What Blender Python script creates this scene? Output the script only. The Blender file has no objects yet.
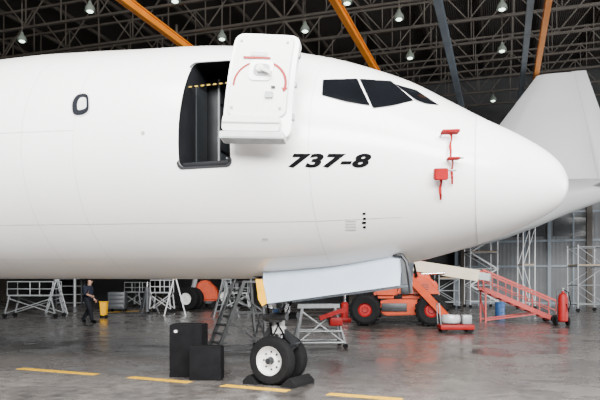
import bpy, bmesh, math, random
from mathutils import Vector, Matrix
PI = math.pi; R = math.radians
random.seed(7)
S = bpy.context.scene; C = S.collection
TH = R(18); CT, ST = math.cos(TH), math.sin(TH)
F = 620.0; CX = 300.0; HY = 284.0; CH = 1.5
I4 = Matrix.Identity(4)

def cam2w(X, Y, z): return Vector((X*CT - Y*ST, X*ST + Y*CT, z))
def at(px, py, Y): return cam2w((px-CX)/F*Y, Y, CH + (HY-py)/F*Y)
def ground(px, py):
    Y = CH*F/(py-HY); p = at(px, py, Y); p.z = 0; return p

# ---------------------------------------------------------------- materials
def mat(name, col, rough=.5, metal=0, var=.1, scale=5, bump=0, emit=0, stretch=None, coat=0, spec=None):
    m = bpy.data.materials.new(name); m.use_nodes = True
    nt = m.node_tree; b = nt.nodes['Principled BSDF']
    tc = nt.nodes.new('ShaderNodeTexCoord'); mp = nt.nodes.new('ShaderNodeMapping')
    nz = nt.nodes.new('ShaderNodeTexNoise'); rp = nt.nodes.new('ShaderNodeValToRGB')
    nt.links.new(tc.outputs['Object'], mp.inputs['Vector']); nt.links.new(mp.outputs[0], nz.inputs['Vector'])
    if stretch: mp.inputs['Scale'].default_value = stretch
    nz.inputs['Scale'].default_value = scale; nz.inputs['Detail'].default_value = 5
    rp.color_ramp.elements[0].position = .3; rp.color_ramp.elements[1].position = .72
    rp.color_ramp.elements[0].color = (*[c*(1-var) for c in col], 1)
    rp.color_ramp.elements[1].color = (*[min(1, c*(1+var)) for c in col], 1)
    nt.links.new(nz.outputs['Fac'], rp.inputs['Fac']); nt.links.new(rp.outputs['Color'], b.inputs['Base Color'])
    b.inputs['Roughness'].default_value = rough; b.inputs['Metallic'].default_value = metal
    if spec is not None: b.inputs['Specular IOR Level'].default_value = spec
    if coat: b.inputs['Coat Weight'].default_value = coat; b.inputs['Coat Roughness'].default_value = .12
    if bump:
        bp = nt.nodes.new('ShaderNodeBump'); bp.inputs['Strength'].default_value = bump
        nt.links.new(nz.outputs['Fac'], bp.inputs['Height']); nt.links.new(bp.outputs[0], b.inputs['Normal'])
    if emit:
        b.inputs['Emission Color'].default_value = (*col, 1); b.inputs['Emission Strength'].default_value = emit
    return m

def corrugated(name, col, axis='X', freq=6, rough=.6, strength=.7):
    m = mat(name, col, rough, 0, .18, .6)
    nt = m.node_tree; b = nt.nodes['Principled BSDF']
    tc = nt.nodes.new('ShaderNodeTexCoord'); w = nt.nodes.new('ShaderNodeTexWave')
    w.bands_direction = axis; w.inputs['Scale'].default_value = freq
    bp = nt.nodes.new('ShaderNodeBump'); bp.inputs['Strength'].default_value = strength; bp.inputs['Distance'].default_value = .06
    nt.links.new(tc.outputs['Object'], w.inputs['Vector']); nt.links.new(w.outputs['Fac'], bp.inputs['Height'])
    nt.links.new(bp.outputs[0], b.inputs['Normal'])
    return m

def concrete():
    m = bpy.data.materials.new('concrete'); m.use_nodes = True
    nt = m.node_tree; b = nt.nodes['Principled BSDF']
    tc = nt.nodes.new('ShaderNodeTexCoord')
    n1 = nt.nodes.new('ShaderNodeTexNoise'); n1.inputs['Scale'].default_value = .6; n1.inputs['Detail'].default_value = 10; n1.inputs['Roughness'].default_value = .72
    n2 = nt.nodes.new('ShaderNodeTexNoise'); n2.inputs['Scale'].default_value = 5; n2.inputs['Detail'].default_value = 8
    mx = nt.nodes.new('ShaderNodeMath'); mx.operation = 'MULTIPLY_ADD'; mx.inputs[1].default_value = .5
    rp = nt.nodes.new('ShaderNodeValToRGB')
    e = rp.color_ramp.elements; e[0].position = .56; e[0].color = (.024, .021, .0195, 1); e[1].position = .93; e[1].color = (.135, .122, .113, 1)
    nt.links.new(tc.outputs['Object'], n1.inputs['Vector']); nt.links.new(tc.outputs['Object'], n2.inputs['Vector'])
    nt.links.new(n2.outputs['Fac'], mx.inputs[0]); nt.links.new(n1.outputs['Fac'], mx.inputs[2])
    nt.links.new(mx.outputs[0], rp.inputs['Fac']); nt.links.new(rp.outputs[0], b.inputs['Base Color'])
    r2 = nt.nodes.new('ShaderNodeMapRange'); r2.inputs['From Min'].default_value = .35; r2.inputs['From Max'].default_value = .65
    r2.inputs['To Min'].default_value = .12; r2.inputs['To Max'].default_value = .4
    nt.links.new(n1.outputs['Fac'], r2.inputs['Value']); nt.links.new(r2.outputs[0], b.inputs['Roughness'])
    b.inputs['Specular IOR Level'].default_value = .4
    return m

M = dict(
 white=mat('aircraft_white', (.82, .81, .80), .26, 0, .02, 1.2, coat=.4),
 radome=mat('radome_white', (.84, .84, .835), .3, 0, .015, 1.2, coat=.3),
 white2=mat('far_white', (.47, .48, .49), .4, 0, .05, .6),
 gdoor=mat('gear_door_blue_grey', (.38, .46, .56), .45, 0, .06, 3),
 lining=mat('door_lining', (.72, .71, .69), .5, 0, .04, 4),
 seam=mat('seam_grey', (.3, .3, .31), .5),
 seamlight=mat('seam_pale', (.5, .5, .5), .5),
 rimdark=mat('door_frame_dark', (.025, .026, .028), .5, spec=.2),
 black=mat('black_paint', (.003, .003, .0035), .9, spec=.05),
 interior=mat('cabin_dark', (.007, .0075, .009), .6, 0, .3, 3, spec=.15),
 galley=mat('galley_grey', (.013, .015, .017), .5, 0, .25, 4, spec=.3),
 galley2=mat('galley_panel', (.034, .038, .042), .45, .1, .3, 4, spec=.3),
 glass=mat('cockpit_glass', (.003, .0035, .0045), .07, 0, .2, 2, spec=.3),
 cabinglass=mat('cabin_glass', (.012, .013, .016), .12, spec=.3),
 doorglass=mat('hangar_glazing', (.05, .055, .06), .2),
 chrome=mat('chrome', (.7, .7, .72), .18, 1, .05),
 steel=mat('grey_steel', (.26, .27, .28), .45, .35, .15, 8),
 ladder=mat('ladder_steel', (.19, .195, .2), .45, .3, .15, 8),
 darksteel=mat('dark_steel', (.03, .032, .035), .45, .5, .2, 8),
 gearwhite=mat('gear_white', (.4, .4, .4), .4, 0, .1, 8),
 rubber=mat('tyre_rubber', (.006, .006, .0065), .8, 0, .3, 20, .1, spec=.15),
 rim=mat('wheel_rim', (.74, .74, .73), .4, .1, .1, 9),
 red=mat('cover_red', (.22, .003, .005), .65, 0, .15, 9, spec=.15),
 redpaint=mat('red_paint', (.24, .006, .006), .5, 0, .15, 5, spec=.25),
 pink=mat('faded_red_paint', (.36, .055, .047), .5, 0, .15, 5, spec=.3),
 yellow=mat('yellow_paint', (.76, .38, .0), .55, 0, .12, 9, spec=.2),
 lineyellow=mat('line_yellow', (.58, .32, .004), .6, 0, .28, 14, spec=.2),
 strapyellow=mat('strap_yellow', (.26, .17, .01), .7, 0, .15, 9),
 orange=mat('orange_paint', (.4, .04, .003), .45, 0, .2, 3, spec=.3),
 beamorange=mat('crane_orange', (.76, .23, .005), .5, 0, .12, 1),
 beamblue=mat('beam_blue_grey', (.17, .205, .24), .5, 0, .15, 1),
 cream=mat('boom_cream', (.5, .43, .31), .45, 0, .08, 3),
 scaff=mat('scaffold_white', (.46, .47, .48), .4, .2, .1, 6),
 standgrey=mat('stand_grey', (.25, .265, .275), .45, .3, .12, 6),
 blue=mat('drum_blue', (.03, .09, .24), .4, 0, .1, 4),
 chest=mat('chest_grey', (.04, .044, .05), .45, 0, .1, 4),
 case=mat('step_black', (.005, .005, .006), .85, 0, .35, 6, .08, spec=.12),
 skin=mat('skin', (.4, .22, .15), .55, 0, .05),
 navy=mat('navy_cloth', (.012, .015, .027), .8, 0, .2, 12, spec=.2),
 trousers=mat('black_cloth', (.009, .01, .014), .85, 0, .2, 12, spec=.2),
 hair=mat('dark_hair', (.01, .008, .007), .6, 0, .3, 40),
 roof=corrugated('roof_deck', (.022, .018, .0145), 'X', 3, .8),
 truss=mat('truss_steel', (.055, .046, .037), .6, .1, .25, 1),
 wall=corrugated('wall_cladding', (.032, .033, .035), 'X', 5),
 hdoor=corrugated('hangar_door_panel', (.115, .122, .13), 'X', 1.2, .6, .12),
 lampmetal=mat('lamp_metal', (.18, .21, .18), .4, .5),
 bulb=mat('lamp_glow', (.8, 1, .84), .5, 0, .02, 5, emit=4),
 wood=mat('plank', (.28, .2, .12), .7, 0, .2, 4),
 concrete=concrete())

# ---------------------------------------------------------------- mesh builder
def basis(d):
    d = Vector(d).normalized(); up = Vector((0, 0, 1)) if abs(d.z) < .95 else Vector((1, 0, 0))
    x = up.cross(d).normalized(); y = d.cross(x).normalized()
    return x, y, d

class MB:
    def __init__(s): s.bm = bmesh.new()
    def box(s, c, d, rot=None, bev=0):
        vs = bmesh.ops.create_cube(s.bm, size=1)['verts']
        bmesh.ops.transform(s.bm, matrix=Matrix.Translation(c) @ (rot or I4) @ Matrix.Diagonal((*d, 1)), verts=vs)
        if bev:
            es = list({e for v in vs for e in v.link_edges})
            bmesh.ops.bevel(s.bm, geom=es, offset=bev, segments=2, affect='EDGES', profile=.5)
        return s
    def bar(s, p, q, w, h=None):
        p, q = Vector(p), Vector(q); x, y, d = basis(q-p); h = h or w
        rot = Matrix((x, y, d)).transposed().to_4x4()
        return s.box((p+q)/2, (w, h, (q-p).length), rot)
    def cyl(s, p, q, r, r2=None, n=14):
        p, q = Vector(p), Vector(q); x, y, d = basis(q-p)
        rot = Matrix((x, y, d)).transposed().to_4x4()
        bmesh.ops.create_cone(s.bm, cap_ends=True, segments=n, radius1=r, radius2=r if r2 is None else r2,
                              depth=(q-p).length, matrix=Matrix.Translation((p+q)/2) @ rot)
        return s
    def ball(s, c, r, sc=(1, 1, 1), n=16):
        bmesh.ops.create_uvsphere(s.bm, u_segments=n, v_segments=max(6, n//2), radius=r,
                                  matrix=Matrix.Translation(c) @ Matrix.Diagonal((*sc, 1)))
        return s
    def tube(s, pts, r, n=8):
        pts = [Vector(p) for p in pts]; rings = []
        for i, p in enumerate(pts):
            d = pts[min(i+1, len(pts)-1)] - pts[max(i-1, 0)]
            x, y, _ = basis(d)
            rings.append([s.bm.verts.new(p + x*r*math.cos(2*PI*k/n) + y*r*math.sin(2*PI*k/n)) for k in range(n)])
        for a, b in zip(rings, rings[1:]):
            for k in range(n): s.bm.faces.new((a[k], a[(k+1) % n], b[(k+1) % n], b[k]))
        s.bm.faces.new(rings[0][::-1]); s.bm.faces.new(rings[-1])
        return s
    def lathe(s, prof, p, d, n=32, closed=False):
        p = Vector(p); x, y, d = basis(d); rings = []
        for r, t in prof:
            rings.append([s.bm.verts.new(p + d*t + (x*math.cos(2*PI*k/n) + y*math.sin(2*PI*k/n))*max(r, 1e-4)) for k in range(n)])
        pairs = list(zip(rings, rings[1:])) + ([(rings[-1], rings[0])] if closed else [])
        for a, b in pairs:
            for k in range(n): s.bm.faces.new((a[k], a[(k+1) % n], b[(k+1) % n], b[k]))
        if not closed:
            s.bm.faces.new(rings[0][::-1]); s.bm.faces.new(rings[-1])
        return s
    def prism(s, pts, v):
        v = Vector(v); a = [s.bm.verts.new(p) for p in pts]; b = [s.bm.verts.new(Vector(p)+v) for p in pts]; n = len(a)
        s.bm.faces.new(a[::-1]); s.bm.faces.new(b)
        for k in range(n): s.bm.faces.new((a[k], a[(k+1) % n], b[(k+1) % n], b[k]))
        return s
    def loft(s, secs):
        rings = [[s.bm.verts.new(p) for p in sec] for sec in secs]; n = len(rings[0])
        for a, b in zip(rings, rings[1:]):
            for k in range(n): s.bm.faces.new((a[k], a[(k+1) % n], b[(k+1) % n], b[k]))
        s.bm.faces.new(rings[0][::-1]); s.bm.faces.new(rings[-1])
        return s
    def ribbon(s, left, right):
        a = [s.bm.verts.new(p) for p in left]; b = [s.bm.verts.new(p) for p in right]
        for k in range(len(a)-1): s.bm.faces.new((a[k], a[k+1], b[k+1], b[k]))
        return s
    def bevel(s, w, seg=2):
        bmesh.ops.bevel(s.bm, geom=s.bm.edges[:], offset=w, segments=seg, affect='EDGES'); return s
    def build(s, name, m, parent=None):
        bmesh.ops.recalc_face_normals(s.bm, faces=s.bm.faces[:])
        me = bpy.data.meshes.new(name); s.bm.to_mesh(me); s.bm.free()
        return link(name, me, m, parent)
    def sep(s, name, m, parent=None):            # every loose piece becomes an object of its own
        bmesh.ops.recalc_face_normals(s.bm, faces=s.bm.faces[:])
        s.bm.verts.index_update(); seen = set(); out = []
        for v0 in s.bm.verts:
            if v0 in seen: continue
            isl = []; stack = [v0]; seen.add(v0)
            while stack:
                v = stack.pop(); isl.append(v)
                for e in v.link_edges:
                    o = e.other_vert(v)
                    if o not in seen: seen.add(o); stack.append(o)
            mp = {v: i for i, v in enumerate(isl)}
            fs = {f for v in isl for f in v.link_faces}
            me = bpy.data.meshes.new(name); me.from_pydata([v.co[:] for v in isl], [], [[mp[v] for v in f.verts] for f in fs])
            out.append(link(name, me, m, parent))
        s.bm.free(); return out

def link(name, me, m, parent=None):
    for p in me.polygons: p.use_smooth = True
    me.set_sharp_from_angle(angle=R(32))
    o = bpy.data.objects.new(name, me); C.objects.link(o)
    if m: me.materials.append(m)
    if parent:
        o.parent = parent
        if parent.get('world_parts'): o.matrix_parent_inverse = Matrix.Translation(-Vector(parent.location))
    return o
def tag(o, label, cat, group=None):
    o['label'] = label; o['category'] = cat
    if group: o['group'] = group
    return o
def thing(name, label, cat, loc, rz=0, group=None, world=False):
    o = bpy.data.objects.new(name, None); C.objects.link(o); o.empty_display_size = .3
    o.location = loc; o.rotation_euler = (0, 0, rz)
    if world: o['world_parts'] = True
    return tag(o, label, cat, group)
def struct(o): o['kind'] = 'structure'; return o
def dup(root, loc, rz=None, label=None):
    r = root.copy(); C.objects.link(r); r.location = loc
    if rz is not None: r.rotation_euler = (0, 0, rz)
    if label: r['label'] = label
    for ch in list(root.children):
        c = ch.copy(); C.objects.link(c); c.parent = r
        for g in list(ch.children):
            d = g.copy(); C.objects.link(d); d.parent = c
    return r

# ---------------------------------------------------------------- setting
X0, X1, Y0, Y1, RZ = -62.0, 32.0, -14.0, 45.0, 16.0
struct(MB().box(((X0+X1)/2, (Y0+Y1)/2, -.1), (X1-X0, Y1-Y0, .2)).build('floor', M['concrete']))
struct(MB().box(((X0+X1)/2, (Y0+Y1)/2, RZ+.15), (X1-X0, Y1-Y0, .3)).build('ceiling', M['roof']))
struct(MB().box(((X0+X1)/2, Y1+.15, RZ/2), (X1-X0, .3, RZ)).build('wall_back', M['wall']))
struct(MB().box((X0-.15, (Y0+Y1)/2, RZ/2), (.3, Y1-Y0, RZ)).build('wall_left', M['wall']))
# right wall with a wide daylight opening (y 14..40, z 0..10)
b = MB(); b.box((X1+.15, (Y0+14)/2, RZ/2), (.3, 14-Y0, RZ)); b.box((X1+.15, 42.5, RZ/2), (.3, 5, RZ)); b.box((X1+.15, 27, 13), (.3, 26, 6))
struct(b.build('wall_right', M['wall']))
# hangar doors in the back wall on the right
d = MB()
for k in range(4): d.box((-3 + k*6.05 + 3, Y1-.12, 4.6), (5.95, .18, 9.2))
hd = struct(d.build('door_1', M['hdoor']))
f = MB()
for k in range(5): f.box((-3 + k*6.05, Y1-.28, 4.6), (.22, .16, 9.2))
for k in range(8): f.box((-3 + k*3.02+1.5, Y1-.26, 4.6), (.1, .1, 9.2))
for z in (.2, 2.7, 4.4, 6.3, 9.1): f.box((9, Y1-.27, z), (24.4, .12, .14))
f.build('door_frame', M['beamblue'], hd)
g = MB()
for k in range(8): g.box((-3 + k*3.02+.75+.75, Y1-.23, 5.3), (2.4, .05, 1.2))
g.build('door_glazing', M['doorglass'], hd)
c = MB()
for x in range(-60, 32, 8):
    c.box((x+1.5, Y1-.25, 7), (.35, .4, 14))
struct(c.build('trim_1', M['truss']))

# roof trusses
proto = None
for i in range(9):
    y = 20.5+2.75*i; loc = ((X0+X1)/2, y, 13.3)
    if proto: dup(proto, loc); continue
    proto = t = thing('roof_truss', 'dark lattice steel roof truss spanning high above the aircraft', 'roof truss', loc, 0, 'roof trusses of the hangar')
    h = (X1-X0)/2 - .4
    MB().box((0, 0, 0), (2*h, .13, .1)).build('bottom_chord', M['truss'], t)
    MB().box((0, 0, 2.3), (2*h, .13, .1)).build('top_chord', M['truss'], t)
    w = MB(); n = 48; st = 2*h/n
    for k in range(n):
        xa = -h + k*st
        w.bar((xa, 0, 0), (xa, 0, 2.3), .045)
        w.bar((xa, 0, 0 if k % 2 else 2.3), (xa+st, 0, 2.3 if k % 2 else 0), .05)
    w.build('web_bracing', M['truss'], t)
for k in range(30):
    x = X0 + 4 + k*3
    o = MB().box((0, 0, 0), (.1, 27, .2)).build('roof_purlin', M['truss']); o.location = (x, 31, 15.82)
    tag(o, 'thin dark roof purlin running in depth above the trusses', 'purlin', 'roof purlins')
def girder(x, z, m, label, group, w=.24, hgt=.32):
    t = thing('crane_girder', label, 'girder', (x, 29, z), 0, group)
    MB().box((0, 0, hgt/2), (w, 31, .05)).box((0, 0, -hgt/2), (w, 31, .05)).box((0, 0, 0), (.08, 31, hgt)).build('girder_beam', m, t)
    hg = MB()
    for y in (-8, -4, 0, 4, 8, 12): hg.bar((0, y, hgt/2), (0, y, 13.25-z), .07)
    hg.sep('hanger', M['truss'], t)
    return t
for x, lb in ((-14.0, 'bright orange overhead crane girder above the open forward door, leftmost of three'), (-6.2, 'bright orange overhead crane girder above the cockpit windows, middle of three'), (1.75, 'bright orange overhead crane girder above the far tail fin, rightmost of three')):
    girder(x, 12.6, M['beamorange'], lb, None)
girder(-2.4, 12.75, M['beamblue'], 'blue grey overhead beam alone between two orange girders', None, .3, .25)
girder(1.1, 12.75, M['beamblue'], 'blue grey overhead beam close beside the rightmost orange girder', None, .26, .25)
# pendant lamps
lamps = [(90, 10), (222, 38), (305, 30), (399, 18), (502, 8), (410, 57), (502, 50), (493, 100), (175, 0), (22, 40), (347, 2)]
proto = None
for px, py in lamps:
    Y = F*(11.7-CH)/(HY-py) if py < 90 else 36
    p = at(px, py, Y)
    if proto is None:
        proto = thing('pendant_lamp', 'lit high bay pendant lamp hanging from the dark roof', 'lamp', p, 0, 'lit pendant lamps under the roof')
        MB().cyl((0, 0, .3), (0, 0, 15.9-p.z), .02, n=8).build('lamp_rod', M['truss'], proto)
        MB().lathe([(.2, -.05), (.17, .1), (.08, .22), (.055, .32), (.03, .34)], (0, 0, 0), (0, 0, 1), 20).build('lamp_shade', M['lampmetal'], proto)
        MB().ball((0, 0, -.05), .12, (1, 1, .5)).build('bulb', M['bulb'], proto)
    else: dup(proto, p)

# ---------------------------------------------------------------- fuselage surface
NX, NY = .836, 8.82
SEC = [(0, 0, 2.80, 0), (.03, .15, 2.802, .16), (.1, .27, 2.81, .28), (.25, .405, 2.83, .43), (.5, .56, 2.853, .62), (.75, .688, 2.872, .8), (1, .8, 2.89, .95),
       (1.5, 1.025, 2.962, 1.2), (2, 1.235, 3.046, 1.4), (2.5, 1.386, 3.113, 1.55), (3, 1.512, 3.17, 1.66), (3.5, 1.6, 3.22, 1.73),
       (4, 1.68, 3.27, 1.78), (5, 1.757, 3.335, 1.83), (6, 1.79, 3.37, 1.85), (7, 1.825, 3.41, 1.86), (8, 1.85, 3.44, 1.86),
       (10, 1.86, 3.45, 1.86), (27, 1.86, 3.45, 1.86)]
US = [math.sqrt(q[0]) for q in SEC]
def sec(s):
    u = math.sqrt(max(s, 0)); n = len(US); i = 0
    while i < n-2 and u > US[i+1]: i += 1
    h = US[i+1]-US[i]; t = (u-US[i])/h
    out = []
    for c in (1, 2, 3):
        def tan(k):
            if k == 0: return (SEC[1][c]-SEC[0][c])/(US[1]-US[0])
            if k == n-1: return 0
            d0 = (SEC[k][c]-SEC[k-1][c])/(US[k]-US[k-1]); d1 = (SEC[k+1][c]-SEC[k][c])/(US[k+1]-US[k])
            return 0 if d0*d1 <= 0 else 2*d0*d1/(d0+d1)
        t2, t3 = t*t, t*t*t
        out.append((2*t3-3*t2+1)*SEC[i][c] + (t3-2*t2+t)*h*tan(i) + (-2*t3+3*t2)*SEC[i+1][c] + (t3-t2)*h*tan(i+1))
    return out
def FP(s, phi, off=0):
    a, z, w = sec(s)
    p = Vector((NX-s, NY-w*math.cos(phi), z+a*math.sin(phi)))
    if off: p = p + nrm(s, phi)*off
    return p
def nrm(s, phi):
    e = .02
    ds = FP(s+e, phi)-FP(max(s-e, .0005), phi); dp = FP(s, phi+e)-FP(s, phi-e)
    n = ds.cross(dp); n.normalize()
    a, z, w = sec(s)
    if n.dot(FP(s, phi)-Vector((NX-s, NY, z))) < 0: n = -n
    return n
EYE = Vector((0, 0, CH))
def surf(px, py):
    d = at(px, py, 1.0)-EYE
    def g(t):
        p = EYE+d*t; s = NX-p.x
        if s <= .001: return 1
        a, z, w = sec(s)
        return ((p.y-NY)/w)**2+((p.z-z)/a)**2-1
    t = 5.0; last = t; best = (9e9, t)
    while t < 12:
        v = g(t)
        if v < best[0]: best = (v, t)
        if v < 0: break
        last = t; t += .05
    if t >= 12: t = best[1]
    else:
        lo, hi = last, t
        for _ in range(24):
            m = (lo+hi)/2
            if g(m) < 0: hi = m
            else: lo = m
        t = hi
    p = EYE+d*t; s = NX-p.x; a, z, w = sec(s)
    phi = math.atan2((p.z-z)/a, (NY-p.y)/w)
    return p, s, phi
def on(px, py, off=0):
    p, s, phi = surf(px, py)
    return FP(s, phi, off)

def loft_rings(ss, n=80):
    return [[FP(s, 2*PI*k/n) for k in range(n)] for s in ss]
S_R = surf(475, 178)[1]

ac = thing('aircraft', 'white jet airliner with open forward door parked nose right', 'aircraft', (NX-4.04, NY, 0), world=True)
us = [math.sqrt(S_R) + (math.sqrt(27)-math.sqrt(S_R))*i/120 for i in range(121)]
fus_tmp = MB().loft(loft_rings([u*u for u in us], 96)).build('fus_tmp', None)
sa = surf(179, 163)[1]; sf = surf(231, 166)[1]; z0 = surf(205, 166)[0].z; z1 = surf(213, 62)[0].z
def rrect(x0, x1, y0, y1, r, n=6):
    out = []
    for cx, cy, a0 in ((x1-r, y1-r, 0), (x0+r, y1-r, 90), (x0+r, y0+r, 180), (x1-r, y0+r, 270)):
        for k in range(n+1):
            a = R(a0+90*k/n); out.append((cx+r*math.cos(a), cy+r*math.sin(a)))
    return out
xa, xf = NX-sa, NX-sf
door_poly = rrect(xa, xf, z0, z1, .08)
cut1 = MB().prism([(x, 6.2, z) for x, z in door_poly], (0, 1.75, 0)).build('cut', None)
cut2 = MB().box(((xa+xf)/2-.1, 8.75, (z0+z1)/2), (xf-xa+1.2, 1.9, z1-z0+.06)).build('cut', None)
cut3 = MB().box((NX-3.2, NY, 1.6), (2.25, .66, 1.3)).build('cut', None)
for cu in (cut1, cut2, cut3):
    md = fus_tmp.modifiers.new('b', 'BOOLEAN'); md.operation = 'DIFFERENCE'; md.object = cu; md.solver = 'EXACT'
bpy.context.view_layer.update()
me = bpy.data.meshes.new_from_object(fus_tmp.evaluated_get(bpy.context.evaluated_depsgraph_get()))
for o in (fus_tmp, cut1, cut2, cut3): bpy.data.objects.remove(o)
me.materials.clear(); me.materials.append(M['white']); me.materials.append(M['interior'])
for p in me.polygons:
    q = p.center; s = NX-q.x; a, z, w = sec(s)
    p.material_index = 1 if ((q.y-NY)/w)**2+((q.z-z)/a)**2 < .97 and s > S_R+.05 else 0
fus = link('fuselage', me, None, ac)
MB().loft(loft_rings([.0004]+[(math.sqrt(S_R-.006)*i/36)**2 for i in range(1, 37)], 96)).build('radome', M['radome'], ac)
def ring_strip(s, w, ph0, ph1, off=.003, n=60):
    A = [FP(s-w/2, ph0+(ph1-ph0)*k/n, off) for k in range(n+1)]
    B = [FP(s+w/2, ph0+(ph1-ph0)*k/n, off) for k in range(n+1)]
    return A, B
def long_strip(phi, s0, s1, w, off=.003, n=50):
    A = []; B = []
    for k in range(n+1):
        s = s0+(s1-s0)*k/n; a = sec(s)[0]
        A.append(FP(s, phi-w/2/a, off)); B.append(FP(s, phi+w/2/a, off))
    return A, B
MB().ribbon(*ring_strip(S_R, .012, -PI, PI)).build('radome_seam', M['seamlight'], ac)
for s in (3.05, 6.3, 7.15, 8.3):
    MB().ribbon(*ring_strip(s, .006, -PI/2, PI/2)).build('skin_seam', M['seamlight'], fus)
for ph, s0, s1 in ((-.62, 2.0, 12), (.98, 6.0, 12), (.1, 6.3, 12), (-1.0, 3.05, 12)):
    MB().ribbon(*long_strip(ph, s0, s1, .006)).build('skin_seam', M['seamlight'], fus)

# decals mapped onto the skin
def map_bm(bm, off, cell=4):
    if cell:
        xs = [v.co.x for v in bm.verts]; ys = [v.co.y for v in bm.verts]
        x = math.floor(min(xs))+cell/2
        while x < max(xs):
            bmesh.ops.bisect_plane(bm, geom=bm.verts[:]+bm.edges[:]+bm.faces[:], plane_co=(x, 0, 0), plane_no=(1, 0, 0)); x += cell
        y = math.floor(min(ys))+cell/2
        while y < max(ys):
            bmesh.ops.bisect_plane(bm, geom=bm.verts[:]+bm.edges[:]+bm.faces[:], plane_co=(0, y, 0), plane_no=(0, 1, 0)); y += cell
        bmesh.ops.triangulate(bm, faces=bm.faces[:])
    for v in bm.verts: v.co = on(v.co.x, v.co.y, off)
def patch(name, poly, m, parent, off=.005, cell=4):
    b = MB(); b.bm.faces.new([b.bm.verts.new((x, y, 0)) for x, y in poly]); map_bm(b.bm, off, cell)
    return b.build(name, m, parent)
def rounded(pts, r, n=4):
    out = []; N = len(pts)
    for i in range(N):
        p = Vector(pts[i]); a = Vector(pts[i-1]); c = Vector(pts[(i+1) % N])
        u = (a-p); v = (c-p); ru = min(r, u.length*.45); rv = min(r, v.length*.45)
        A = p+u.normalized()*ru; B = p+v.normalized()*rv
        for k in range(n+1):
            t = k/n; q = A*(1-t)**2+p*2*t*(1-t)+B*t*t; out.append((q.x, q.y))
    return out
def outline(name, poly, grow, m, parent, off=.006):
    cx = sum(p[0] for p in poly)/len(poly); cy = sum(p[1] for p in poly)/len(poly)
    b = MB(); A = []; B = []
    for x, y in poly+poly[:1]:
        dx, dy = x-cx, y-cy; L = math.hypot(dx, dy)
        A.append(on(x, y, off)); B.append(on(x+dx/L*grow, y+dy/L*grow, off))
    return b.ribbon(A, B).build(name, m, parent)
for poly in ([(323, 80), (357, 79), (370, 106), (346, 102), (322, 95.5)],
             [(359.5, 79.2), (391, 81.5), (413.5, 100.8), (392, 106), (373, 108.5)],
             [(394.5, 84.3), (416, 90.5), (439, 105.5), (425, 104), (415.8, 100.4)]):
    rp = rounded(poly, 1.4)
    w = outline('cockpit_window', rp, .6, M['seam'], ac, .005)
    patch('pane', rp, M['glass'], w, .008, 3)
cw = rounded([(77, 94.5), (88.5, 93.5), (89.5, 111), (83, 115.5), (73, 115.5), (72, 103)], 5)
w = outline('cabin_window', cw, 1.2, M['seamlight'], ac, .005); patch('pane', cw, M['cabinglass'], w, .008, 4)
patch('pale_pane_patch', rounded([(80, 98), (86.5, 97.5), (87, 108.5), (78, 111), (77.5, 104)], 3), M['seamlight'], w, .011, 4)  # paler patch laid over part of the cabin pane
# number on the side
cu = bpy.data.curves.new('txt', 'FONT'); cu.body = '737-8'; cu.shear = .3; cu.offset = .052; cu.space_character = 1.12; cu.resolution_u = 6
to = bpy.data.objects.new('txt', cu); C.objects.link(to); bpy.context.view_layer.update()
tm = bpy.data.meshes.new_from_object(to.evaluated_get(bpy.context.evaluated_depsgraph_get())); bpy.data.objects.remove(to)
b = MB(); b.bm.from_mesh(tm)
xs = [v.co.x for v in b.bm.verts]; ys = [v.co.y for v in b.bm.verts]
for v in b.bm.verts:
    v.co = ((288+(v.co.x-min(xs))/(max(xs)-min(xs))*83.5), 168-(v.co.y-min(ys))/(max(ys)-min(ys))*14.5, 0)
map_bm(b.bm, .005, 4); b.build('number_marking', M['black'], ac)
def rectp(x0, y0, x1, y1): return [(x0, y0), (x1, y0), (x1, y1), (x0, y1)]
pl = MB()
for y in (220.5, 223.3, 226.2, 229):
    pl.bm.faces.new([pl.bm.verts.new((x, yy, 0)) for x, yy in rectp(345.5, y, 356, y+1.1)])
map_bm(pl.bm, .005, 0); pl.sep('placard', M['seamlight'], ac)
pl = MB()
for x0, y, q in ((362.5, 212.5, 3.2), (363, 217.5, 3), (362, 221.5, 4), (363, 226, 3)):
    pl.bm.faces.new([pl.bm.verts.new((x, yy, 0)) for x, yy in rectp(x0, y, x0+q, y+2.2)])
map_bm(pl.bm, .005, 0); pl.sep('service_placard', M['black'], ac)
patch('static_port', [(143+2*math.cos(k), 133+2*math.sin(k)) for k in [i*PI/5 for i in range(10)]], M['seam'], ac, .005, 0)
patch('vent', rectp(262, 238, 268, 240), M['seamlight'], ac, .005, 0)

# door surround, galley and strap
b = MB(); A = []; B = []
def yskin(x, z):
    a, zc, w = sec(NX-x); q = (z-zc)/a
    return NY-w*math.sqrt(max(0, 1-q*q))
cxm, czm = (xa+xf)/2, (z0+z1)/2
for x, z in door_poly+door_poly[:1]:
    dx = .018 if x > cxm else -.032; dz = .018 if z > czm else -.03
    A.append((x, yskin(x, z)-.006, z)); B.append((x+dx, yskin(x+dx, z+dz)-.006, z+dz))
b.ribbon(A, B).build('door_surround', M['rimdark'], ac)
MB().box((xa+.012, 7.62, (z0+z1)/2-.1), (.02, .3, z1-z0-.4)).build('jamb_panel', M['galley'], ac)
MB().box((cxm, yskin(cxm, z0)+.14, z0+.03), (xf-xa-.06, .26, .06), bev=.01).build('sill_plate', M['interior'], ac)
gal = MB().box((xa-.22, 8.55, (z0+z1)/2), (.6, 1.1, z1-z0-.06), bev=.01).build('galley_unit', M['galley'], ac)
b = MB()
for i in range(2):
    for j in range(4): b.box((xa+.09, 8.28+i*.53, z0+.24+j*.33), (.03, .48, .29), bev=.008)
b.sep('galley_compartment', M['galley2'], gal)
b = MB()
for i in range(2):
    for j in range(4): b.box((xa+.11, 8.28+i*.53, z0+.34+j*.33), (.03, .12, .03))
b.sep('latch', M['steel'], gal)
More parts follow.
